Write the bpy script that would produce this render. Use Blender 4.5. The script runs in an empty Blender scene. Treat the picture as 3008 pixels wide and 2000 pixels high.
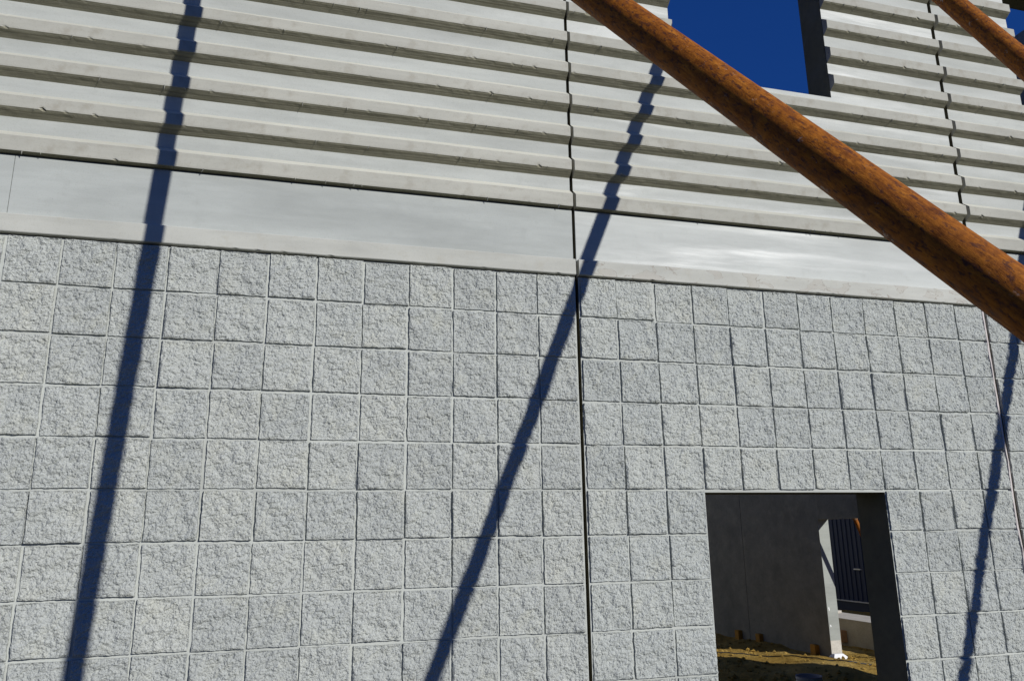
import bpy, math, random
from mathutils import Vector, Matrix, noise

# ------------------------------------------------------------------ camera, sky, sun, exposure
S = 0.2032            # one split-face block is 8 inches: all measures below are in blocks
GY = -15.6            # ground level in blocks below the top of the block field


def T(x, y, z):       # (along the wall, up, out of the wall) in blocks -> metres
    return Vector((x * S, -z * S, (y - GY) * S))


sc = bpy.context.scene
COL = sc.collection

cam = bpy.data.cameras.new('camera')
camo = bpy.data.objects.new('camera', cam)
COL.objects.link(camo)
sc.camera = camo
cam.sensor_width = 36.0
cam.lens = 2288.683 / 3008.0 * 36.0
cam.clip_start = 0.02
cam.clip_end = 2000.0
RX = (0.9642290, -0.0145147, 0.2646728)
RY = (-0.0498020, 0.9707979, 0.2346724)
RZ = (-0.2603500, -0.2394592, 0.9353487)
cm = [Vector((v[0], -v[2], v[1])) for v in (RX, RY, RZ)]
rot = Matrix((cm[0], cm[1], cm[2])).transposed()
camo.matrix_world = Matrix.Translation(T(-6.25515, -5.91129, 16.61797)) @ rot.to_4x4()

SUN = Vector((0.5946, -1.0, 0.5337)).normalized()      # towards the sun
world = bpy.data.worlds.new('World')
sc.world = world
world.use_nodes = True
wn = world.node_tree
sky = wn.nodes.new('ShaderNodeTexSky')
sky.sky_type = 'NISHITA'
sky.sun_disc = False
sky.sun_elevation = math.asin(SUN.z)
sky.sun_rotation = math.atan2(SUN.x, SUN.y)
sky.altitude = 3000.0
sky.air_density = 1.0
sky.dust_density = 0.0
sky.ozone_density = 6.0
tint = wn.nodes.new('ShaderNodeMix')
tint.data_type = 'RGBA'
tint.blend_type = 'MULTIPLY'
tint.inputs['Factor'].default_value = 1.0
even = wn.nodes.new('ShaderNodeGamma')
even.inputs['Gamma'].default_value = 0.6
wn.links.new(sky.outputs[0], even.inputs['Color'])
wn.links.new(even.outputs[0], tint.inputs['A'])
tint.inputs['B'].default_value = (0.13, 0.48, 1.34, 1.0)
wn.links.new(tint.outputs['Result'], wn.nodes['Background'].inputs[0])
wn.nodes['Background'].inputs[1].default_value = 0.092

sun = bpy.data.lights.new('sun', 'SUN')
sun.energy = 4.5
sun.angle = math.radians(0.53)
sun.color = (1.0, 0.985, 0.965)
suno = bpy.data.objects.new('sun', sun)
COL.objects.link(suno)
suno.location = (0, -20, 30)
suno.rotation_euler = SUN.to_track_quat('Z', 'Y').to_euler()

sc.view_settings.view_transform = 'Standard'
sc.view_settings.look = 'None'
sc.view_settings.exposure = 0.0
sc.view_settings.gamma = 1.0
sc.view_settings.use_curve_mapping = False
sc.cycles.max_bounces = 8
sc.cycles.diffuse_bounces = 3


# ------------------------------------------------------------------ helpers
def link(o, parent=None):
    COL.objects.link(o)
    if parent is not None:
        o.parent = parent
    return o


def tag(o, label=None, cat=None, group=None, kind=None):
    if label:
        o['label'] = label
    if cat:
        o['category'] = cat
    if group:
        o['group'] = group
    if kind:
        o['kind'] = kind
    return o


def empty(name, label, cat, loc=(0, 0, 0), group=None):
    o = bpy.data.objects.new(name, None)
    o.empty_display_size = 0.1
    o.location = loc
    COL.objects.link(o)
    return tag(o, label, cat, group)


class MB:
    """collects quads in block units (or raw metres with raw=True)"""

    def __init__(self):
        self.v, self.f, self.m = [], [], []

    def add(self, vs, fs, mi=0):
        b = len(self.v)
        self.v.extend(vs)
        for f in fs:
            self.f.append(tuple(b + i for i in f))
            self.m.append(mi)

    def box(self, x0, x1, y0, y1, z0, z1, mi=0):
        v = [(x, y, z) for x in (x0, x1) for y in (y0, y1) for z in (z0, z1)]
        self.add(v, [(0, 1, 3, 2), (4, 6, 7, 5), (0, 4, 5, 1), (2, 3, 7, 6), (0, 2, 6, 4), (1, 5, 7, 3)], mi)

    def mesh(self, name, mats, raw=False, smooth=False, org=(0, 0, 0), flat=None):
        me = bpy.data.meshes.new(name)
        if raw:
            vs = [tuple(Vector(p)) for p in self.v]
        else:
            o = T(*org)
            vs = [tuple(T(*p) - o) for p in self.v]
        me.from_pydata(vs, [], self.f)
        for m in (mats if isinstance(mats, (list, tuple)) else [mats]):
            me.materials.append(m)
        me.polygons.foreach_set('material_index', self.m)
        if smooth:
            me.polygons.foreach_set('use_smooth', [True] * len(self.f))
        me.update()
        return me

    def obj(self, name, mats, parent=None, **k):
        org = k.get('org', (0, 0, 0))
        o = bpy.data.objects.new(name, self.mesh(name, mats, **k))
        if not k.get('raw'):
            o.location = T(*org) if 'org' in k else Vector((0, 0, 0))
            if 'org' not in k:
                # vertices were written relative to T(0,0,0)
                o.location = T(0, 0, 0)
        return link(o, parent)


# ------------------------------------------------------------------ materials
def new_mat(name):
    m = bpy.data.materials.new(name)
    m.use_nodes = True
    nt = m.node_tree
    return m, nt, nt.nodes['Principled BSDF']


def N(nt, t, **k):
    n = nt.nodes.new(t)
    for a, b in k.items():
        if a == 'inp':
            for i, v in b.items():
                n.inputs[i].default_value = v
        else:
            setattr(n, a, b)
    return n


def noise_tex(nt, vec, scale, detail=4.0, rough=0.55, dist=0.0):
    n = N(nt, 'ShaderNodeTexNoise', inp={'Scale': scale, 'Detail': detail, 'Roughness': rough, 'Distortion': dist})
    nt.links.new(vec, n.inputs['Vector'])
    return n.outputs['Fac']


def ramp(nt, fac, stops):
    r = N(nt, 'ShaderNodeValToRGB')
    cr = r.color_ramp
    while len(cr.elements) > 1:
        cr.elements.remove(cr.elements[-1])
    cr.elements[0].position = stops[0][0]
    cr.elements[0].color = (*stops[0][1], 1) if len(stops[0][1]) == 3 else stops[0][1]
    for p, c in stops[1:]:
        e = cr.elements.new(p)
        e.color = (*c, 1)
    nt.links.new(fac, r.inputs['Fac'])
    return r.outputs['Color']


def mix(nt, kind, fac, a, b):
    n = N(nt, 'ShaderNodeMix', data_type='RGBA', blend_type=kind)
    for i, v in (('Factor', fac), ('A', a), ('B', b)):
        if hasattr(v, 'links'):
            nt.links.new(v, n.inputs[i])
        else:
            n.inputs[i].default_value = v if i == 'Factor' else (*v, 1)
    return n.outputs['Result']


def mapr(nt, fac, a, b, c, d):
    n = N(nt, 'ShaderNodeMapRange', inp={'From Min': a, 'From Max': b, 'To Min': c, 'To Max': d})
    nt.links.new(fac, n.inputs['Value'])
    return n.outputs['Result']


def math_node(nt, op, a, b):
    n = N(nt, 'ShaderNodeMath', operation=op)
    for i, v in enumerate((a, b)):
        if hasattr(v, 'links'):
            nt.links.new(v, n.inputs[i])
        else:
            n.inputs[i].default_value = v
    return n.outputs[0]


def bump(nt, height, strength, distance, normal=None):
    n = N(nt, 'ShaderNodeBump', inp={'Strength': strength, 'Distance': distance})
    nt.links.new(height, n.inputs['Height'])
    if normal is not None:
        nt.links.new(normal, n.inputs['Normal'])
    return n.outputs['Normal']


def coords(nt, kind='Object', scale=(1, 1, 1), rot=(0, 0, 0), rnd=False):
    tc = N(nt, 'ShaderNodeTexCoord')
    mp = N(nt, 'ShaderNodeMapping', inp={'Scale': scale, 'Rotation': rot})
    nt.links.new(tc.outputs[kind], mp.inputs['Vector'])
    v = mp.outputs['Vector']
    if rnd:
        oi = N(nt, 'ShaderNodeObjectInfo')
        ad = N(nt, 'ShaderNodeVectorMath', operation='ADD')
        sc_ = N(nt, 'ShaderNodeVectorMath', operation='SCALE', inp={'Scale': 37.0})
        cb = N(nt, 'ShaderNodeCombineXYZ')
        nt.links.new(oi.outputs['Random'], cb.inputs[0])
        nt.links.new(oi.outputs['Random'], cb.inputs[1])
        nt.links.new(oi.outputs['Random'], cb.inputs[2])
        nt.links.new(cb.outputs[0], sc_.inputs[0])
        nt.links.new(v, ad.inputs[0])
        nt.links.new(sc_.outputs[0], ad.inputs[1])
        v = ad.outputs[0]
    return v


def tone(c):
    """cement greys of this site: slightly green, little blue"""
    return (c[0] * 0.955, c[1] * 0.985, c[2] * 0.90)


def mat_block(name, base, warm):
    """rough split-face concrete: grain, mineral tint, damp blotches"""
    base, warm = tone(base), tone(warm)
    m, nt, bs = new_mat(name)
    v = coords(nt, rnd=True)
    w = coords(nt, 'Object')
    n1 = noise_tex(nt, v, 9.0, 5, 0.6)
    n2 = noise_tex(nt, v, 120.0, 4, 0.7)
    n3 = noise_tex(nt, v, 330.0, 2, 0.6)
    oi = N(nt, 'ShaderNodeObjectInfo')
    c = ramp(nt, n1, [(0.3, tuple(x * 0.93 for x in base)), (0.52, base), (0.75, warm)])
    c = mix(nt, 'MULTIPLY', 1.0, c, ramp(nt, n2, [(0.3, (0.86, 0.865, 0.87)), (0.6, (1.03, 1.03, 1.03))]))
    c = mix(nt, 'MULTIPLY', 1.0, c, ramp(nt, n3, [(0.36, (0.70, 0.70, 0.68)), (0.46, (1, 1, 1))]))
    c = mix(nt, 'MULTIPLY', 1.0, c, ramp(nt, oi.outputs['Random'], [(0.0, (0.93, 0.93, 0.93)), (0.5, (1, 1, 1)), (1.0, (1.05, 1.04, 1.02))]))
    nt.links.new(c, bs.inputs['Base Color'])
    bs.inputs['Roughness'].default_value = 0.9
    bs.inputs['Specular IOR Level'].default_value = 0.25
    vo = N(nt, 'ShaderNodeTexVoronoi', feature='F1', inp={'Scale': 150.0, 'Randomness': 1.0})
    nt.links.new(v, vo.inputs['Vector'])
    h = math_node(nt, 'SUBTRACT', noise_tex(nt, v, 110.0, 5, 0.7), math_node(nt, 'MULTIPLY', vo.outputs['Distance'], 0.8))
    nt.links.new(bump(nt, h, 0.6, 0.006), bs.inputs['Normal'])
    return m


def mat_smooth(name, base, dirty, rough=(0.32, 0.6), spec=0.5, grain=1.0, streak=0.0, stain=0.0, dirt=0.55):
    """form-finished concrete: cloudy tone, pinholes, slight sheen, optional brushed striation"""
    base, dirty = tone(base), tone(dirty)
    m, nt, bs = new_mat(name)
    v = coords(nt)
    vs = coords(nt, scale=(0.35, 1, 1))
    n1 = noise_tex(nt, vs, 2.2, 6, 0.6)
    n2 = noise_tex(nt, v, 14.0, 5, 0.65)
    n3 = noise_tex(nt, v, 240.0, 2, 0.5)
    c = ramp(nt, n1, [(0.30, tuple(x * 0.80 for x in base)), (0.5, base), (0.72, tuple(min(1, x * 1.09) for x in base))])
    c = mix(nt, 'MULTIPLY', 1.0, c, ramp(nt, noise_tex(nt, coords(nt, scale=(0.12, 1, 1)), 26.0, 3, 0.6), [(0.35, (0.94, 0.94, 0.94)), (0.6, (1.02, 1.02, 1.02))]))
    if stain:
        ns = noise_tex(nt, coords(nt, scale=(0.55, 1, 1)), 16.0, 4, 0.5, 0.6)
        ring = mapr(nt, math_node(nt, 'ABSOLUTE', math_node(nt, 'SUBTRACT', ns, 0.56), 0.0), 0.0, 0.014, stain, 0.0)
        c = mix(nt, 'MIX', ring, c, (0.24, 0.20, 0.155))
        c = mix(nt, 'MIX', mapr(nt, ns, 0.56, 0.60, 0.0, stain * 0.35), c, (0.36, 0.31, 0.25))
    c = mix(nt, 'MIX', mapr(nt, n2, dirt, dirt + 0.2, 0.0, 0.6), c, dirty)
    c = mix(nt, 'MULTIPLY', 1.0, c, ramp(nt, n3, [(0.33, (0.90, 0.90, 0.89)), (0.42, (1, 1, 1))]))
    vor = N(nt, 'ShaderNodeTexVoronoi', feature='F1', inp={'Scale': 34.0, 'Randomness': 1.0})
    nt.links.new(v, vor.inputs['Vector'])
    pin = mapr(nt, vor.outputs['Distance'], 0.035, 0.075, 0.0, 1.0)
    gate = mapr(nt, noise_tex(nt, v, 5.0, 2, 0.5), 0.50, 0.60, 0.0, 1.0)
    pin2 = math_node(nt, 'MAXIMUM', pin, math_node(nt, 'SUBTRACT', 1.0, gate))
    c = mix(nt, 'MULTIPLY', 0.55, c, pin2 if False else ramp(nt, pin2, [(0.0, (0.35, 0.33, 0.30)), (0.6, (1, 1, 1))]))
    nt.links.new(c, bs.inputs['Base Color'])
    r = mapr(nt, noise_tex(nt, coords(nt, scale=(0.10, 1, 1.2)), 5.0, 5, 0.62), 0.46, 0.62, rough[1], rough[0])
    nt.links.new(r, bs.inputs['Roughness'])
    bs.inputs['Specular IOR Level'].default_value = spec
    h = math_node(nt, 'ADD', n2, math_node(nt, 'MULTIPLY', noise_tex(nt, v, 70.0, 4, 0.6), 0.22 * grain))
    nm = bump(nt, h, 0.3, 0.0018)
    if streak:
        st = noise_tex(nt, coords(nt, scale=(1.0, 120, 120)), 1.0, 5, 0.7, 0.2)
        nm = bump(nt, st, streak, 0.007, nm)
        c = mix(nt, 'MULTIPLY', 1.0, c, ramp(nt, st, [(0.36, (0.72, 0.71, 0.69)), (0.56, (1.05, 1.05, 1.05))]))
        nt.links.new(c, bs.inputs['Base Color'])
    nt.links.new(nm, bs.inputs['Normal'])
    return m


def mat_simple(name, base, var, rough=0.8, scale=8.0, bumpd=0.003, spec=0.3, metal=0.0):
    m, nt, bs = new_mat(name)
    v = coords(nt)
    n1 = noise_tex(nt, v, scale, 6, 0.62)
    c = ramp(nt, n1, [(0.3, base), (0.7, var)])
    n2 = noise_tex(nt, v, scale * 9, 4, 0.65)
    c = mix(nt, 'MULTIPLY', 1.0, c, ramp(nt, n2, [(0.3, (0.82, 0.82, 0.82)), (0.65, (1.05, 1.05, 1.05))]))
    nt.links.new(c, bs.inputs['Base Color'])
    bs.inputs['Roughness'].default_value = rough
    bs.inputs['Metallic'].default_value = metal
    bs.inputs['Specular IOR Level'].default_value = spec
    if bumpd:
        nt.links.new(bump(nt, n2, 0.6, bumpd), bs.inputs['Normal'])
    return m


def mat_rust():
    m, nt, bs = new_mat('rusted_steel')
    v = coords(nt, scale=(1, 1, 0.22))
    u = coords(nt)
    n1 = noise_tex(nt, v, 95.0, 7, 0.78, 0.0)
    n2 = noise_tex(nt, u, 60.0, 5, 0.7)
    n3 = noise_tex(nt, coords(nt, scale=(1, 1, 0.45)), 150.0, 4, 0.65)
    n4 = noise_tex(nt, u, 6.0, 4, 0.6)
    c = ramp(nt, n1, [(0.28, (0.08, 0.023, 0.005)), (0.42, (0.19, 0.058, 0.007)), (0.55, (0.30, 0.100, 0.009)), (0.70, (0.43, 0.165, 0.020))])
    c = mix(nt, 'MULTIPLY', 0.9, c, ramp(nt, n2, [(0.34, (0.55, 0.50, 0.48)), (0.50, (1, 1, 1)), (0.75, (1.1, 1.08, 1.05))]))
    c = mix(nt, 'MIX', mapr(nt, n3, 0.54, 0.62, 0.0, 0.9), c, (0.075, 0.026, 0.015))
    sp = noise_tex(nt, u, 46.0, 4, 0.7)
    c = mix(nt, 'MIX', math_node(nt, 'MULTIPLY', mapr(nt, sp, 0.62, 0.70, 0.0, 0.8), mapr(nt, n4, 0.45, 0.6, 0.0, 1.0)), c, (0.42, 0.36, 0.31))
    nt.links.new(c, bs.inputs['Base Color'])
    nt.links.new(mapr(nt, n2, 0.3, 0.7, 0.55, 0.85), bs.inputs['Roughness'])
    bs.inputs['Specular IOR Level'].default_value = 0.15
    nt.links.new(bump(nt, math_node(nt, 'ADD', n2, n1), 0.5, 0.0025), bs.inputs['Normal'])
    return m


def mat_dirt():
    m, nt, bs = new_mat('dirt')
    v = coords(nt)
    n1 = noise_tex(nt, v, 1.3, 6, 0.6)
    n2 = noise_tex(nt, v, 16.0, 6, 0.7)
    n3 = noise_tex(nt, v, 90.0, 4, 0.7)
    c = ramp(nt, n1, [(0.3, (0.29, 0.175, 0.035)), (0.5, (0.40, 0.26, 0.062)), (0.7, (0.52, 0.37, 0.12))])
    c = mix(nt, 'MULTIPLY', 1.0, c, ramp(nt, n2, [(0.3, (0.62, 0.60, 0.58)), (0.6, (1.05, 1.05, 1.05))]))
    c = mix(nt, 'MULTIPLY', 1.0, c, ramp(nt, n3, [(0.3, (0.75, 0.74, 0.72)), (0.6, (1.05, 1.05, 1.05))]))
    nt.links.new(c, bs.inputs['Base Color'])
    bs.inputs['Roughness'].default_value = 0.95
    bs.inputs['Specular IOR Level'].default_value = 0.1
    h = math_node(nt, 'ADD', n2, math_node(nt, 'MULTIPLY', n3, 0.4))
    nt.links.new(bump(nt, h, 0.9, 0.03), bs.inputs['Normal'])
    return m


M = {}
M['block_a'] = mat_block('split_face_concrete', (0.442, 0.444, 0.448), (0.465, 0.458, 0.435))
M['block_b'] = mat_block('split_face_concrete_cool', (0.440, 0.445, 0.450), (0.46, 0.455, 0.435))
M['joint'] = mat_smooth('block_joint_concrete', (0.455, 0.455, 0.452), (0.40, 0.39, 0.37), (0.75, 0.9), 0.2)
M['field'] = mat_smooth('form_finished_concrete', (0.42, 0.42, 0.418), (0.36, 0.36, 0.355), (0.52, 0.78), 0.4)
M['field_gloss'] = mat_smooth('form_finished_concrete_sheen', (0.43, 0.43, 0.43), (0.38, 0.38, 0.375), (0.36, 0.72), 0.35)
M['rib'] = mat_smooth('rib_concrete', (0.415, 0.395, 0.368), (0.30, 0.27, 0.235), (0.72, 0.9), 0.3, 2.2, dirt=0.50)
M['rib_top_lit'] = mat_smooth('rib_top_lit_concrete', (0.52, 0.495, 0.45), (0.46, 0.43, 0.38), (0.75, 0.9), 0.2)  # rib tops: brighter sun on the slope painted in as paler cream
M['under'] = mat_smooth('brushed_rib_shaded_concrete', (0.30, 0.277, 0.222), (0.23, 0.208, 0.165), (0.85, 0.95), 0.05, 1.6, 0.9)  # brushed undersides: shade and olive ground bounce darkened into the colour
M['band'] = mat_smooth('smooth_band_concrete', (0.405, 0.409, 0.412), (0.345, 0.348, 0.348), (0.60, 0.8), 0.3)
M['band_gloss'] = mat_smooth('troweled_band_concrete', (0.42, 0.423, 0.423), (0.37, 0.372, 0.37), (0.38, 0.58), 0.36)
M['strip'] = mat_smooth('ledge_concrete', (0.47, 0.455, 0.438), (0.40, 0.37, 0.33), (0.7, 0.9), 0.3, 1.4)
M['strip_stained'] = mat_smooth('ledge_concrete_water_stained', (0.47, 0.455, 0.438), (0.40, 0.37, 0.33), (0.7, 0.9), 0.3, 1.4, 0.0, 0.75)
M['core'] = mat_smooth('panel_shaded_concrete', (0.165, 0.150, 0.105), (0.12, 0.108, 0.075), (0.6, 0.85), 0.3)  # opening reveals and backs: deep shade put into the concrete colour
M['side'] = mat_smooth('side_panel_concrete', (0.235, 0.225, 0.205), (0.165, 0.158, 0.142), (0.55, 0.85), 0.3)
M['rust'] = mat_rust()
M['dirt'] = mat_dirt()
M['gravel'] = mat_simple('dark_gravel', (0.058, 0.060, 0.044), (0.09, 0.092, 0.066), 0.95, 4, 0.01, 0.1)
M['mortar'] = mat_simple('patching_mortar', (0.50, 0.45, 0.42), (0.58, 0.53, 0.49), 0.85, 18)
M['pale'] = mat_smooth('panel_end_lit_concrete', (0.34, 0.345, 0.34), (0.29, 0.29, 0.285), (0.7, 0.9), 0.2)  # sunlight on the panel end put into a paler colour than the sides
M['sealant'] = mat_simple('joint_sealant', (0.065, 0.057, 0.04), (0.11, 0.098, 0.07), 0.8, 30)
M['plate'] = mat_simple('plate_steel', (0.14, 0.07, 0.03), (0.22, 0.12, 0.06), 0.7, 20)
M['blue'] = mat_simple('blue_metal_cladding', (0.009, 0.020, 0.060), (0.012, 0.025, 0.07), 0.5, 3, 0.0, 0.4)
M['blue_dark'] = mat_simple('blue_metal_trim', (0.014, 0.022, 0.045), (0.018, 0.027, 0.052), 0.5, 3, 0.0, 0.4)
M['alu'] = mat_simple('flashing_metal', (0.55, 0.57, 0.60), (0.62, 0.64, 0.66), 0.4, 5, 0.0, 0.5, 0.6)
M['wood'] = mat_simple('raw_timber', (0.42, 0.22, 0.09), (0.52, 0.30, 0.13), 0.8, 14)
M['shim'] = mat_simple('orange_timber', (0.40, 0.19, 0.02), (0.48, 0.24, 0.03), 0.75, 14)
M['pvc'] = mat_simple('grey_plastic', (0.42, 0.44, 0.48), (0.48, 0.50, 0.54), 0.45, 6, 0.0, 0.5)
M['foam'] = mat_simple('white_grout', (0.78, 0.78, 0.76), (0.85, 0.85, 0.83), 0.8, 20)
M['cable'] = mat_simple('black_cable', (0.02, 0.02, 0.02), (0.03, 0.03, 0.03), 0.6, 20, 0.0)
M['kerb'] = mat_simple('kerb_concrete', (0.44, 0.40, 0.33), (0.54, 0.51, 0.44), 0.85, 5)


# ------------------------------------------------------------------ ground
def gh(x, z):
    """ground height above GY, in blocks"""
    inside = 1.0 if (-2 < x < 48 and -62 < z < -1.2) else (0.35 if z < -1.2 else 0.0)
    if z >= -1.2:
        return -0.3
    h = 0.55 * noise.noise(Vector((x * 0.11, z * 0.11, 3.1))) + 0.28 * noise.noise(Vector((x * 0.33, z * 0.33, 7.7)))
    h += 0.13 * noise.noise(Vector((x * 0.9, z * 0.9, 1.7))) + 0.06 * noise.noise(Vector((x * 2.3, z * 2.3, 5.2)))
    return (h * 0.8 - 0.25) * inside


def lines(segs):
    out = []
    for a, b, st in segs:
        n = max(1, int(round((b - a) / st)))
        out += [a + (b - a) * i / n for i in range(n)]
    return out + [segs[-1][1]]


gx = lines([(-1500, -200, 260), (-200, -30, 17), (-30, 14, 2.2), (14, 42, 0.3), (42, 70, 1.0), (70, 200, 13), (200, 1500, 260)])
gz = lines([(-1500, -200, 260), (-200, -75, 12), (-75, -54, 0.8), (-54, -24, 0.3), (-24, 30, 1.8), (30, 200, 17), (200, 1500, 260)])
g = MB()
g.v = [(x, GY + (gh(x, z) if abs(x) < 190 and abs(z) < 190 else -0.2), z) for z in gz for x in gx]
nx = len(gx)
g.f = [(j * nx + i, j * nx + i + 1, (j + 1) * nx + i + 1, (j + 1) * nx + i) for j in range(len(gz) - 1) for i in range(nx - 1)]
g.f = [f[::-1] for f in g.f]
g.m = [0] * len(g.f)
tag(g.obj('ground', M['dirt'], smooth=True), 'bare ochre construction site dirt ground', kind='structure')

yd = MB()
yd.v = [(x, GY - 0.12, z) for z in (-0.6, 40, 400, 1500) for x in (-1500, -60, 38.5, 1500)]
yd.f = [(j * 4 + i, j * 4 + 4 + i, j * 4 + 5 + i, j * 4 + 1 + i) for j in range(3) for i in range(3)]
yd.m = [0] * 9
tag(yd.obj('yard', M['gravel']), 'dark compacted gravel yard in front of the wall', kind='structure')

# ------------------------------------------------------------------ front wall: tilt-up panels
ZO, ZI = 0.03, -0.175            # rib crest and rib valley
ZB, ZS, ZJ = -0.10, 0.068, -0.038  # smooth band, ledge strip, block joint level
BACK = -1.1
TOP = 23.4
PITCH = 0.903
RIB0 = 2.757                     # lower edge of the first full rib crest
GAP = 0.04


def cells(xs, ys, front, back=BACK):
    """wall of rectangular cells: front(i, j) gives the face depth, None is an opening"""
    mb = MB()
    nx_, ny_ = len(xs) - 1, len(ys) - 1

    def fr(i, j):
        return front(i, j) if 0 <= i < nx_ and 0 <= j < ny_ else None
    for i in range(nx_):
        for j in range(ny_):
            zf = fr(i, j)
            if zf is None:
                continue
            x0, x1, y0, y1 = xs[i], xs[i + 1], ys[j], ys[j + 1]
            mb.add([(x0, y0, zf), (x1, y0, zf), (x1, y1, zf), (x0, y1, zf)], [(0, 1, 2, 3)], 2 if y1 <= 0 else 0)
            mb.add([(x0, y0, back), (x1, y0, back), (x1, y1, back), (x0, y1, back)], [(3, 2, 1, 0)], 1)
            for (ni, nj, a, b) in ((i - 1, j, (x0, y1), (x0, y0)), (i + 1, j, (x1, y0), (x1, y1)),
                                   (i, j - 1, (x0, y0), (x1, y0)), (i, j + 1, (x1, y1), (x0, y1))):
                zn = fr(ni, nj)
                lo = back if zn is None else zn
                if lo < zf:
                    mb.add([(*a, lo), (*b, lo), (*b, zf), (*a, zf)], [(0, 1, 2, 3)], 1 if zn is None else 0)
    return mb


def make_rib(x0, x1, seed, height=0.26, step=0.07, under=0.14):
    """one horizontal rib: trapezoid section with chipped lower arris, origin at its lower crest edge"""
    rnd = random.Random(seed)
    n = max(2, int((x1 - x0) / step))
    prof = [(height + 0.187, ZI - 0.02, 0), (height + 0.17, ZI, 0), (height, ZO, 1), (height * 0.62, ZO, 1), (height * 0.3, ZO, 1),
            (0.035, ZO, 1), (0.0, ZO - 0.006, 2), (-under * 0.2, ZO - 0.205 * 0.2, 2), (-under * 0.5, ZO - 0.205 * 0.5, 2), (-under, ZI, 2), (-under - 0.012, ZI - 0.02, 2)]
    mb = MB()
    k = len(prof)
    for i in range(n + 1):
        x = x0 + (x1 - x0) * i / n
        c = noise.noise(Vector((x * 5.0, seed * 1.7, 0)))
        f = noise.noise(Vector((x * 21.0, seed * 3.1, 4)))
        chip = max(0.0, c * 0.5 + f * 0.7 - 0.36) * 0.12
        wob = 0.006 * noise.noise(Vector((x * 0.7, seed, 9)))
        for q, (y, z, t) in enumerate(prof):
            yy, zz = y + wob, z
            if q in (5, 6):
                yy += chip * (0.9 if q == 6 else 0.4)
                zz -= chip * (0.8 if q == 6 else 0.15)
            elif q in (7, 8):
                zz += 0.010 * noise.noise(Vector((x * 2.2, q * 3.3, seed)))
                yy += 0.006 * noise.noise(Vector((x * 6.2, q * 3.3, seed)))
            elif q == 2:
                yy -= max(0.0, f - 0.45) * 0.03
            mb.v.append((x, yy, zz))
    for i in range(n):
        for q in range(k - 1):
            a = i * k + q
            mb.f.append((a, a + 1, a + 1 + k, a + k))
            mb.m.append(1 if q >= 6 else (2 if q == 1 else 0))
    # end caps
    mb.f.append(tuple(range(k))[::-1])
    mb.m.append(0)
    mb.f.append(tuple(n * k + q for q in range(k)))
    mb.m.append(0)
    # burrs of hardened paste hanging from the lower arris
    for _ in range(int((x1 - x0) * 0.55) + 1):
        x = rnd.uniform(x0 + 0.1, x1 - 0.1)
        w, L, dx = rnd.uniform(0.008, 0.02), rnd.uniform(0.03, 0.10), rnd.uniform(-0.06, 0.03)
        zz = ZO - 0.004
        mb.add([(x - w, 0.012, zz), (x + w, 0.012, zz), (x + dx, -L, zz - L * 0.55), (x, 0.0, zz + 0.02)],
               [(0, 2, 3), (3, 2, 1), (0, 3, 1), (0, 1, 2)], 0)
    return mb


# split-face block shapes, shared by all blocks
NV, NG = 24, 60
HALF = 0.472


def block_mesh(seed, mat):
    mb = MB()
    sx, sy = seed * 11.3, seed * 7.9
    ca, sa = math.cos(math.radians(-38)), math.sin(math.radians(-38))
    ang = random.Random(seed).uniform(-0.25, 0.25)
    tx, ty = random.Random(seed + 5).uniform(-0.02, 0.02), random.Random(seed + 9).uniform(-0.02, 0.02)

    def edge(t, s):
        return 0.012 * noise.noise(Vector((t * 2.6, s * 5.0, seed * 2.2))) + 0.007 * noise.noise(Vector((t * 9.0, s * 5.0, seed * 3.3)))
    for j in range(NG + 1):
        for i in range(NG + 1):
            u, v_ = 2 * i / NG - 1, 2 * j / NG - 1
            x = u * HALF + (edge(v_, 1) if u > 0 else edge(v_, 2)) * abs(u) ** 6
            y = v_ * HALF + (edge(u, 3) if v_ > 0 else edge(u, 4)) * abs(v_) ** 6
            p = (ca * x - sa * y) * 0.72, (sa * x + ca * y) * 1.15
            q = Vector((p[0] + sx, p[1] + sy, 0.3))
            h = 0.034 * noise.noise(q * 2.6) + 0.034 * noise.noise(q * 6.1)
            wq = q + 0.02 * Vector((noise.noise(q * 11.0), noise.noise(q * 11.0 + Vector((5, 5, 5))), 0))
            f1 = noise.voronoi(wq * 12.0)[0][0]
            f2 = noise.voronoi(wq * 23.0 + Vector((9, 4, 1)))[0][0]
            h += 0.040 * (0.42 - f1) + 0.024 * (0.42 - f2) + 0.010 * noise.noise(q * 30.0)
            h = 0.008 + (h if h < 0 else h * 0.8)
            h += tx * u + ty * v_
            e = max(abs(u), abs(v_))
            h = h * min(1.0, (1 - e) * 9 + 0.35) + 0.002
            h = max(h, -0.028 + 0.1 * (h + 0.028))
            mb.v.append((x, y, h))
    w = NG + 1
    for j in range(NG):
        for i in range(NG):
            a = j * w + i
            mb.f.append((a, a + 1, a + 1 + w, a + w))
            mb.m.append(0)
    ring = [i for i in range(w)] + [j * w + NG for j in range(1, w)] + [NG * w + i for i in range(NG - 1, -1, -1)] + [j * w for j in range(NG - 1, 0, -1)]
    b = len(mb.v)
    for r in ring:
        x, y, _ = mb.v[r]
        mb.v.append((x * 1.012, y * 1.012, ZJ - 0.012))
    m_ = len(ring)
    for i in range(m_):
        k = (i + 1) % m_
        mb.f.append((ring[k], ring[i], b + i, b + k))
        mb.m.append(0)
    o = T(0, 0, 0)
    me = bpy.data.meshes.new('block')
    me.from_pydata([tuple(T(*p) - o) for p in mb.v], [], mb.f)
    me.materials.append(mat)
    me.polygons.foreach_set('use_smooth', [False] * len(mb.f))
    me.update()
    return me


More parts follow.
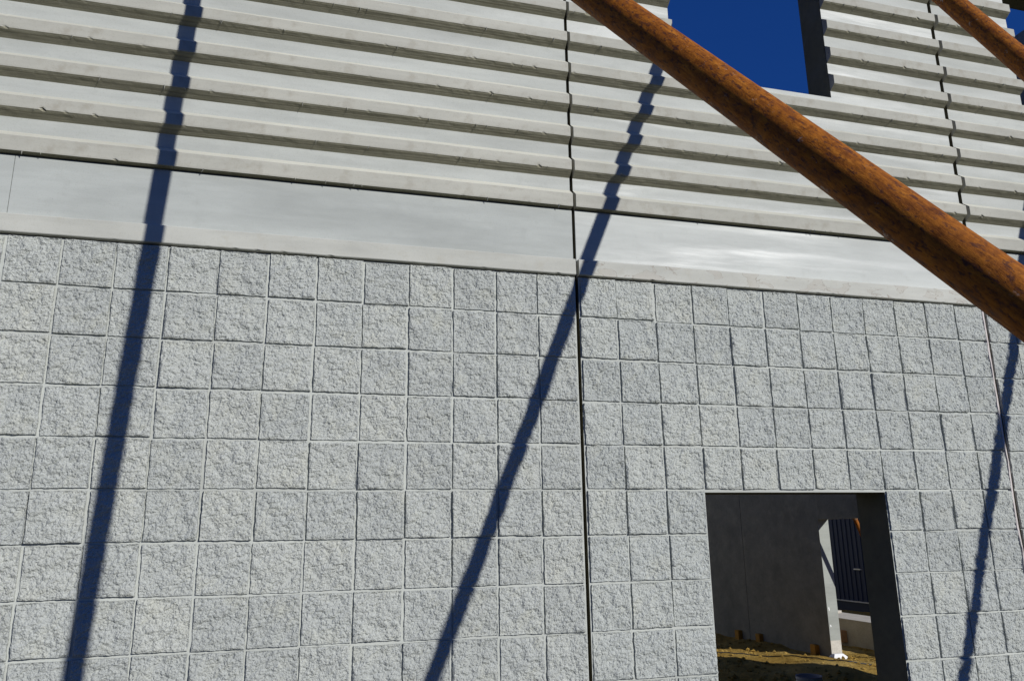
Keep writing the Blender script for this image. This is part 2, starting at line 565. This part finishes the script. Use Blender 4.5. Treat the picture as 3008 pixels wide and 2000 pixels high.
BLOCKS = {k: [block_mesh(i + 1, M[k]) for i in range(NV)] for k in ('block_a',)}
for k in ('block_b',):
    BLOCKS[k] = []
    for me in BLOCKS['block_a']:
        c = me.copy()
        c.materials[0] = M['block_b']
        BLOCKS[k].append(c)


def in_open(x, y, holes):
    return any(a - 1e-3 < x < b + 1e-3 and c - 1e-3 < y < d + 1e-3 for a, b, c, d in holes)


def front_panel(label, x0, x1, holes, seed, bmat, gloss, cols, seams=(), gap0=GAP):
    p = empty('wall_panel', label, 'wall panel', T((x0 + x1) / 2, GY, 0), 'front wall panels')
    p['kind'] = 'thing'
    inv = -p.location
    a, b = x0 + gap0, x1 - GAP

    def put(o):
        o.location = o.location + inv
        return o
    xs = sorted({a, b} | {h for q in holes for h in q[:2]})
    yst = [GY - 1.5, -0.01, 0.41, 1.73, 1.80, TOP]
    ys = sorted(set(yst) | {h for q in holes for h in q[2:] if h > GY - 1.5})

    def front(i, j):
        xc, yc = (xs[i] + xs[i + 1]) / 2, (ys[j] + ys[j + 1]) / 2
        if in_open(xc, yc, holes):
            return None
        return ZJ if yc < -0.01 else (ZB - 0.05 if yc < 1.80 else ZI)
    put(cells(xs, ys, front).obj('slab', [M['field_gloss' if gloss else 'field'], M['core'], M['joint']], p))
    # smooth band, in lengths between form seams
    ed = [a] + [s for s in seams if a < s < b] + [b]
    for s0, s1 in zip(ed[:-1], ed[1:]):
        mb = MB()
        n = max(2, int((s1 - s0) / 0.25))
        q0, q1 = s0 + (0.006 if s0 != a else 0), s1 - (0.006 if s1 != b else 0)
        prof = [(1.722, ZB - 0.06), (1.718, ZB - 0.004), (1.70, ZB), (1.2, ZB), (0.8, ZB), (0.41, ZB), (0.40, ZB - 0.06)]
        k = len(prof)
        for i in range(n + 1):
            x = q0 + (q1 - q0) * i / n
            for y, z in prof:
                mb.v.append((x, y, z + (0.006 * noise.noise(Vector((x * 0.5, y * 1.3, seed))) if z == ZB else 0)))
        for i in range(n):
            for q in range(k - 1):
                c = i * k + q
                mb.f.append((c, c + 1, c + 1 + k, c + k))
                mb.m.append(0)
        mb.f += [tuple(range(k))[::-1], tuple(n * k + q for q in range(k))]
        mb.m += [0, 0]
        put(mb.obj('smooth_band', M['band_gloss'] if gloss else M['band'], p))
    # ledge strip under the band
    mb = MB()
    n = int((b - a) / 0.09)
    prof = [(0.425, ZB - 0.03), (0.412, ZS - 0.012), (0.395, ZS), (0.2, ZS), (0.04, ZS), (0.024, ZS - 0.012), (0.012, ZJ - 0.03)]
    k = len(prof)
    for i in range(n + 1):
        x = a + (b - a) * i / n
        c = max(0, noise.noise(Vector((x * 9, seed, 2))) - 0.3) * 0.06
        for q, (y, z) in enumerate(prof):
            yy = y + 0.006 * noise.noise(Vector((x * 0.8, q * 0.2, seed + 3)))
            if q in (4, 5):
                yy, z = yy + c * 0.6, z - (c if q == 5 else 0)
            mb.v.append((x, yy, z))
    for i in range(n):
        for q in range(k - 1):
            c = i * k + q
            mb.f.append((c, c + 1, c + 1 + k, c + k))
            mb.m.append(0)
    mb.f += [tuple(range(k))[::-1], tuple(n * k + q for q in range(k))]
    mb.m += [0, 0]
    put(mb.obj('ledge', M['strip_stained' if gloss else 'strip'], p))
    # ribs
    nr = int((TOP - RIB0) / PITCH) + 1
    cache = {}

    def rib(xa, xb, var, y, height=0.26, under=0.14):
        key = (round(xa, 3), round(xb, 3), var, height)
        if key not in cache:
            mb_ = make_rib(xa, xb, seed * 100 + var, height, under=under)
            cache[key] = mb_.mesh('rib', [M['rib'], M['under'], M['rib_top_lit']], org=((xa + xb) / 2, 0, 0))
        o = bpy.data.objects.new('rib', cache[key])
        o.location = T((xa + xb) / 2, y, 0) + inv
        link(o, p)
    rib(a, b, 9, 1.785, 0.33, 0.03)
    for r in range(nr):
        y = RIB0 + r * PITCH
        segs = [(a, b)]
        for (h0, h1, c0, c1) in holes:
            if c0 < y + 0.26 and c1 > y - 0.02:
                segs = [s for q in segs for s in ((q[0], min(q[1], h0)), (max(q[0], h1), q[1])) if s[1] - s[0] > 0.05]
        for (xa, xb) in segs:
            rib(xa, xb, 20 + r * 3 + int(xa), y)
    # blocks
    rnd = random.Random(seed)
    last = -1
    far = MB()
    for row in range(0, 16):
        for cidx in range(int(math.floor(x0)), int(math.ceil(x1))):
            xc, yc = cidx + 0.5, -row - 0.5
            if in_open(xc, yc, holes) or xc > x1:
                continue
            if cols[0] <= cidx < cols[1] and row < 11:
                v_ = rnd.randrange(NV)
                while v_ == last:
                    v_ = rnd.randrange(NV)
                last = v_
                o = bpy.data.objects.new('block', BLOCKS[bmat][v_])
                zj = rnd.gauss(0, 0.0035) + (0.003 if row < 6 else -0.001) + (0.008 if row == 5 else 0)
                if rnd.random() < 0.06:
                    zj += rnd.uniform(0.004, 0.010)
                o.location = T(xc + rnd.gauss(0, 0.008), yc + rnd.gauss(0, 0.008), zj) + inv
                if cidx == int(x0) and gap0 > GAP:
                    o.scale.x = 0.94
                    o.location.x += 0.035 * S
                elif cidx == int(x0) or cidx == int(x1) - 1:
                    o.scale.x = 0.945
                    o.location.x += (0.026 if cidx == int(x0) else -0.026) * S
                o.rotation_euler = (rnd.gauss(0, 0.007), rnd.gauss(0, 0.006), rnd.gauss(0, 0.007))
                link(o, p)
            else:
                far.box(xc - 0.46, xc + 0.46, yc - 0.46, yc + 0.46, ZJ - 0.01, 0.0)
    if far.v:
        o = put(far.obj('block_field', M[bmat], p))
        o['kind'] = 'stuff'
    return p


DOOR = (3.0, 8.0, GY - 2, -5.06)
panels = []
panels.append(front_panel('light grey wall panel at left, unpierced, ribbed above and split-face block below', -24.0, 0.0,
                          [], 1, 'block_a', False, (-16, 0), seams=(-12.09,)))
panels.append(front_panel('middle wall panel pierced by a doorway below and a window opening above', 0.0, 12.0,
                          [DOOR, (3.0, 8.0, 6.02, 11.2)], 2, 'block_b', True, (0, 12)))
panels.append(front_panel('wall panel at right edge with the corner of its window opening in view', 12.0, 36.3,
                          [(15.03, 20.03, 6.02, 11.2)], 3, 'block_b', False, (12, 18), gap0=0.085))

# sealant backing deep inside the open joints, a part of the panel on their left
for pi, xj in ((0, 0.0), (1, 12.0)):
    mb = MB()
    mb.box(xj - GAP - 0.01, xj + (GAP if pi == 0 else 0.085) + 0.01, GY - 1, TOP - 0.2, -0.42, -0.30)
    o = mb.obj('joint_backing', M['sealant'], panels[pi])
    o.location = o.location - panels[pi].location

# smear of pale patching mortar along the right joint of the middle panel
mb = MB()
ny = 150
for i in range(ny + 1):
    y = -0.1 - 11.4 * i / ny
    w = 0.045 + 0.03 * noise.noise(Vector((y * 1.3, 2, 0))) + 0.015 * noise.noise(Vector((y * 5.3, 2, 0)))
    xr = 12 - GAP + 0.03 + 0.02 * noise.noise(Vector((y * 0.8, 7, 0)))
    mb.v += [(xr - 2.0 * w, y, ZJ - 0.004), (xr - 1.5 * w, y, 0.030), (xr - 0.4 * w, y, 0.026), (xr, y, -0.08)]
for i in range(ny):
    for q in range(3):
        c = i * 4 + q
        mb.f.append((c, c + 4, c + 5, c + 1))
        mb.m.append(0)
o = mb.obj('mortar_smear', M['mortar'], panels[1])
o.location = o.location - panels[1].location

# ------------------------------------------------------------------ side wall (inside face, seen through the doorway)
XW, XE = 35.3, 36.28


def side_panel(label, z0, z1, door=None):
    p = empty('side_wall_panel', label, 'wall panel', T((XW + XE) / 2, GY, (z0 + z1) / 2))
    p['kind'] = 'thing'
    zs = sorted({z0, z1} | ({door[0], door[1]} if door else set()))
    ys = [GY - 1.5] + ([door[2]] if door else []) + [19.17, 19.19, TOP]
    mb = MB()
    for i in range(len(zs) - 1):
        for j in range(len(ys) - 1):
            zc, yc = (zs[i] + zs[i + 1]) / 2, (ys[j] + ys[j + 1]) / 2
            if door and door[0] < zc < door[1] and yc < door[2]:
                continue
            gr = 0.03 if abs(yc - 19.18) < 0.02 else 0.0
            mb.box(XW + gr, XE, ys[j], ys[j + 1], zs[i], zs[i + 1])
    o = mb.obj('slab', M['side'], p)
    o.location = o.location - p.location
    return p


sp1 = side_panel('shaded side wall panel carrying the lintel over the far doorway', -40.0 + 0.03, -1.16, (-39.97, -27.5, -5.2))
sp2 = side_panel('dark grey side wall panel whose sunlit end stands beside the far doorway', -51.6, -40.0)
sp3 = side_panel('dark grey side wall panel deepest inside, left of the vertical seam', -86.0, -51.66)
# unseen enclosing walls, added to bounce sunlight onto the shaded side wall
for nm, bx in (('rear_bounce_wall', (-24.0, XW - 0.05, GY - 1.0, TOP, -118.0, -117.0)), ('end_bounce_wall', (-24.0, -23.0, GY - 1.0, TOP, -116.9, -1.2))):
    mb = MB()
    mb.box(*bx)
    tag(mb.obj(nm, M['strip']), 'unseen concrete wall added to bounce sunlight inside the unroofed building', kind='structure')
mb = MB()
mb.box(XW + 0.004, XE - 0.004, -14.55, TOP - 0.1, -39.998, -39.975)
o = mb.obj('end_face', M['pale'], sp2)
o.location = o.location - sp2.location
# pale unpainted foot of the sunlit end and two grout smears on it
mb = MB()
mb.box(XW + 0.01, XE - 0.01, GY - 0.5, -14.552, -39.998, -39.98)
o = mb.obj('foot_patch', M['kerb'], sp2)
o.location = o.location - sp2.location
for (yy, h) in ((-12.35, 0.34), (-13.55, 0.2)):
    mb = MB()
    mb.add([(XW + 0.14, yy, -39.96), (XW + 0.22, yy + h * 0.3, -39.96), (XW + 0.18, yy + h, -39.96), (XW + 0.09, yy + h * 0.8, -39.96), (XW + 0.12, yy + h * 0.4, -39.96),
            (XW + 0.14, yy, -40.0), (XW + 0.22, yy + h * 0.3, -40.0), (XW + 0.18, yy + h, -40.0), (XW + 0.09, yy + h * 0.8, -40.0), (XW + 0.12, yy + h * 0.4, -40.0)],
           [(0, 1, 2, 3, 4), (0, 5, 6, 1), (1, 6, 7, 2), (2, 7, 8, 3), (3, 8, 9, 4), (4, 9, 5, 0)])
    o = mb.obj('grout_smear', M['foam'], sp2)
    o.location = o.location - sp2.location


# ------------------------------------------------------------------ pipe braces
PD = 0.3315                       # pipe diameter


def brace(label, A, B, top_n, seed):
    """A upper end on the wall, B lower end on the ground (blocks)"""
    a, b = T(*A), T(*B)
    d = (a - b)
    L = d.length
    p = bpy.data.objects.new('pipe_brace', None)
    p.empty_display_size = 0.1
    COL.objects.link(p)
    tag(p, label, 'pipe brace', 'rusty pipe braces')
    q = d.to_track_quat('Z', 'Y')
    p.matrix_world = Matrix.Translation(b) @ q.to_matrix().to_4x4()
    r = PD / 2 * S
    mb = MB()
    n, m_ = 40, 60
    for k in range(m_ + 1):
        t = 0.12 + (L - 0.24) * k / m_
        for i in range(n):
            an = 2 * math.pi * i / n
            rr = r * (1 + 0.006 * noise.noise(Vector((math.cos(an) * 1.5, math.sin(an) * 1.5, t * 3 + seed))))
            # rolled weld seam along the pipe
            ds = abs((an - 2.0 + math.pi) % (2 * math.pi) - math.pi)
            rr += 0.0012 * math.exp(-(ds / 0.06) ** 2)
            mb.v.append((rr * math.cos(an), rr * math.sin(an), t))
    for k in range(m_):
        for i in range(n):
            c, e = k * n + i, k * n + (i + 1) % n
            mb.f.append((c, e, e + n, c + n))
            mb.m.append(0)
    mb.f += [tuple(range(n))[::-1], tuple(m_ * n + i for i in range(n))]
    mb.m += [0, 0]
    mb.obj('tube', M['rust'], p, raw=True, smooth=True)
    for nm, t in (('lower_collar', 0.16), ('upper_collar', L - 0.16)):
        mb = MB()
        pr = [(r * 1.0, t - 0.03), (r * 1.22, t - 0.028), (r * 1.22, t + 0.028), (r * 1.0, t + 0.03)]
        for (rr, z) in pr:
            for i in range(24):
                an = 2 * math.pi * i / 24
                mb.v.append((rr * math.cos(an), rr * math.sin(an), z))
        for k in range(3):
            for i in range(24):
                c, e = k * 24 + i, k * 24 + (i + 1) % 24
                mb.f.append((c, e, e + 24, c + 24))
                mb.m.append(0)
        mb.obj(nm, M['plate'], p, raw=True)
    # tongue and shoe at both ends
    for nm, end, z0, z1 in (('upper_tongue', a, L - 0.16, L - 0.01), ('lower_tongue', b, 0.02, 0.16)):
        mb = MB()
        v = [(x, y, z) for x in (-0.006, 0.006) for y in (-0.03, 0.03) for z in (z0, z1)]
        mb.add(v, [(0, 1, 3, 2), (4, 6, 7, 5), (0, 4, 5, 1), (2, 3, 7, 6), (0, 2, 6, 4), (1, 5, 7, 3)])
        mb.obj(nm, M['plate'], p, raw=True)
    for nm, pos, nrm in (('wall_shoe', a, top_n), ('ground_shoe', b, Vector((0, 0, 1)))):
        mb = MB()
        v = [(x, y, z) for x in (-0.07, 0.07) for y in (-0.07, 0.07) for z in (-0.006, 0.006)]
        fs = [(0, 1, 3, 2), (4, 6, 7, 5), (0, 4, 5, 1), (2, 3, 7, 6), (0, 2, 6, 4), (1, 5, 7, 3)]
        mb.add(v, fs)
        for sx in (-0.03, 0.03):
            mb.add([(x + sx, y, z) for x in (-0.006, 0.006) for y in (-0.045, 0.045) for z in (0.006, 0.07)], fs)
        o = mb.obj(nm, M['plate'], p, raw=True)
        mw = Matrix.Translation(pos) @ Vector(nrm).to_track_quat('Z', 'Y').to_matrix().to_4x4()
        o.matrix_local = p.matrix_world.inverted() @ mw
    return p


def on_line(X0, Y0, mx, my, z):
    return (X0 + mx * z, Y0 + my * z, z)


OUT = Vector((0, -1, 0))
for lab, (X0, Y0, mx, my), sd in (
        ('thick rusty pipe brace slanting across the foreground from top to right edge', (-8.4562, 13.4559, 0.4663, -1.3673), 1),
        ('short visible length of rusty pipe brace crossing the top right corner', (6.1226, 14.6703, -0.2655, -1.5819), 2),
        ('rusty pipe brace past the right edge, known by its shadow on the blocks', (19.0, 14.55, -0.236, -1.58), 3)):
    zf = (Y0 - GY - 0.1) / -my
    brace(lab, on_line(X0, Y0, mx, my, ZO + 0.06), on_line(X0, Y0, mx, my, zf), OUT, sd)
# brace outside the side wall
dx, dy = 0.37, -0.93
q0 = (36.66, -5.24, -37.15)
t0 = (XE + 0.05 - q0[0]) / dx
t1 = (GY + 0.1 - q0[1]) / dy
brace('small sliver of orange rusty brace seen through both doorways', (q0[0] + dx * t0, q0[1] + dy * t0, q0[2]),
      (q0[0] + dx * t1, q0[1] + dy * t1, q0[2]), Vector((1, 0, 0)), 4)

# ------------------------------------------------------------------ things beyond the doorway
def block_thing(name, label, cat, mat, x0, x1, y0, y1, z0, z1, bev=0.04, group=None):
    mb = MB()
    cx, cz = (x0 + x1) / 2, (z0 + z1) / 2
    w, d = (x1 - x0) / 2, (z1 - z0) / 2

    def ring(y, k):
        r = random.Random(hash((round(y, 2), k, name)) % 1000)
        return [(cx + sx * (w - (bev if k else 0)) + r.uniform(-.01, .01), y, cz + sz * (d - (bev if k else 0)) + r.uniform(-.01, .01)) for sx, sz in ((-1, -1), (1, -1), (1, 1), (-1, 1))]
    rings = [ring(y0, 0), ring((y0 + y1) / 2, 0), ring(y1 - bev, 0), ring(y1, 1)]
    for rg in rings:
        mb.v += rg
    for k in range(3):
        for i in range(4):
            a_, b_ = k * 4 + i, k * 4 + (i + 1) % 4
            mb.f.append((a_, a_ + 4, b_ + 4, b_))
            mb.m.append(0)
    mb.f += [(12, 15, 14, 13), (0, 1, 2, 3)]
    mb.m += [0, 0]
    o = mb.obj(name, mat, None, org=(cx, y0, cz))
    return tag(o, label, cat, group)


for i, (zz, lab) in enumerate(((-53.3, 'orange timber wedge deepest inside, leftmost of three at the wall foot'),
                               (-49.8, 'orange timber wedge in the middle of the three at the wall foot'),
                               (-41.8, 'orange timber wedge nearest the far doorway, rightmost at the wall foot'))):
    block_thing('timber_wedge', lab, 'wedge', M['shim'], XW - 0.42, XW - 0.01, GY - 0.5, -15.15 + 0.06 * i, zz - 0.32, zz + 0.32, 0.05, 'orange wedges at the side wall foot')

# kerb-like low concrete wall outside the far doorway
kb = empty('low_concrete_wall', 'low concrete wall with sunlit top outside the far doorway', 'low wall', T(43.3, GY, -54))
mb = MB()
mb.box(41.6, 45.0, GY - 0.8, -13.75, -75, -26)
o = mb.obj('stem', M['kerb'], kb)
o.location -= kb.location
mb = MB()
mb.box(42.3, 44.6, -13.745, -13.52, -75, -50.5)
o = mb.obj('cap_board', M['kerb'], kb)
o.location -= kb.location
block_thing('timber_block', 'short offcut of timber leaning at the low concrete wall foot', 'timber block', M['wood'], 41.0, 41.55, GY - 0.1, -14.72, -46.9, -46.1)
block_thing('grout_heap', 'small white heap of grout at the foot of the sunlit wall end', 'grout heap', M['foam'], 35.0, 36.2, GY - 0.5, GY + 0.12, -39.95, -39.3, 0.2)

# blue clad building
XB = 60.0
bb = empty('blue_building', 'dark blue ribbed metal building beyond the far doorway', 'building', T(XB + 6, GY, -75))
mb = MB()
z = -98.0
while z < -58:
    mb.box(XB - 0.10, XB, -14.5, 2.0, z, z + 0.22)
    mb.box(XB - 0.001, XB + 0.2, -14.5, 2.0, z + 0.22, z + 0.82)
    z += 0.82
o = mb.obj('cladding', M['blue'], bb)
o['kind'] = 'stuff'
o.location -= bb.location
for nm, mt, bx in (('base_wall', M['blue_dark'], (XB + 0.05, XB + 12, GY - 0.8, -14.62, -98, -58)), ('base_flashing', M['alu'], (XB - 0.22, XB + 0.3, -14.62, -14.5, -98, -58)),
                   ('body', M['blue_dark'], (XB + 0.2, XB + 12, -14.5, 2.0, -98, -58)), ('eave_trim', M['blue_dark'], (XB - 0.3, XB + 12.2, 2.0, 2.4, -98.3, -57.7)),
                   ('door_handle', M['alu'], (XB - 0.35, XB - 0.1, -10.83, -10.70, -67.3, -66.1))):
    mb = MB()
    mb.box(*bx)
    o = mb.obj(nm, mt, bb)
    o.location -= bb.location

# corrugated pipe stub standing inside the doorway
st = MB()
cx, cz, rr0 = 19.15, -20.0, 0.64
n = 36
prof = []
y = GY - 0.4
k = 0
while y < -13.10:
    prof.append((rr0 * (1.0 if k % 2 else 0.955), y))
    y += 0.085
    k += 1
prof += [(rr0, -13.08), (rr0 * 0.92, -13.08), (rr0 * 0.90, -14.4)]
for (r, y) in prof:
    for i in range(n):
        an = 2 * math.pi * i / n
        st.v.append((cx + r * math.cos(an), y, cz + r * math.sin(an)))
for k in range(len(prof) - 1):
    for i in range(n):
        a_, b_ = k * n + i, k * n + (i + 1) % n
        st.f.append((a_, a_ + n, b_ + n, b_))
        st.m.append(0)
st.f.append(tuple((len(prof) - 1) * n + i for i in range(n)))
st.m.append(0)
tag(st.obj('pipe_stub', M['pvc'], None, org=(cx, GY, cz)), 'grey corrugated pipe stub standing up just inside the doorway', 'pipe')

# cable on the dirt
cp = [(24.0, -46.0), (27.83, -44.34), (29.96, -43.13), (31.1, -41.93), (32.69, -38.81), (32.9, -37.2), (33.99, -36.3), (35.6, -36.0), (39.0, -35.6)]
cb_ = MB()
pts = []
for (xa, za), (xb, zb) in zip(cp[:-1], cp[1:]):
    for k in range(8):
        t = k / 8
        x, z = xa + (xb - xa) * t, za + (zb - za) * t
        pts.append((x + 0.06 * math.sin(t * 6.28), GY + gh(x, z) + 0.07, z))
for (x, y, z) in pts:
    cb_.v += [(x + 0.045 * math.cos(a_), y + 0.045 * math.sin(a_), z + 0.03 * math.cos(a_)) for a_ in (0, 1.257, 2.513, 3.77, 5.027)]
for k in range(len(pts) - 1):
    for i in range(5):
        a_, b_ = k * 5 + i, k * 5 + (i + 1) % 5
        cb_.f.append((a_, b_, b_ + 5, a_ + 5))
        cb_.m.append(0)
tag(cb_.obj('cable', M['cable'], None, org=pts[0]), 'thin dark cable lying across the sunlit dirt inside', 'cable')

# clods and stones on the dirt
rnd = random.Random(4)
cl = MB()
for _ in range(900):
    x, z = rnd.uniform(20, 41), rnd.uniform(-52, -26)
    if XW - 0.3 < x < XE + 0.3 and not (-40 < z < -27.5):
        continue
    r = abs(rnd.gauss(0, 0.09)) + 0.03
    y = GY + gh(x, z) + r * 0.3
    pts = []
    for (a_, b_, c_) in ((1, 0, 0), (-1, 0, 0), (0, 1, 0), (0, -1, 0), (0, 0, 1), (0, 0, -1)):
        k = r * rnd.uniform(0.7, 1.4)
        pts.append((x + a_ * k, y + b_ * k * 0.7, z + c_ * k))
    cl.add(pts, [(0, 2, 4), (4, 2, 1), (1, 2, 5), (5, 2, 0), (4, 3, 0), (1, 3, 4), (5, 3, 1), (0, 3, 5)])
tag(cl.obj('dirt_clods', M['dirt']), 'loose clods and stones scattered over the dirt', kind='stuff')
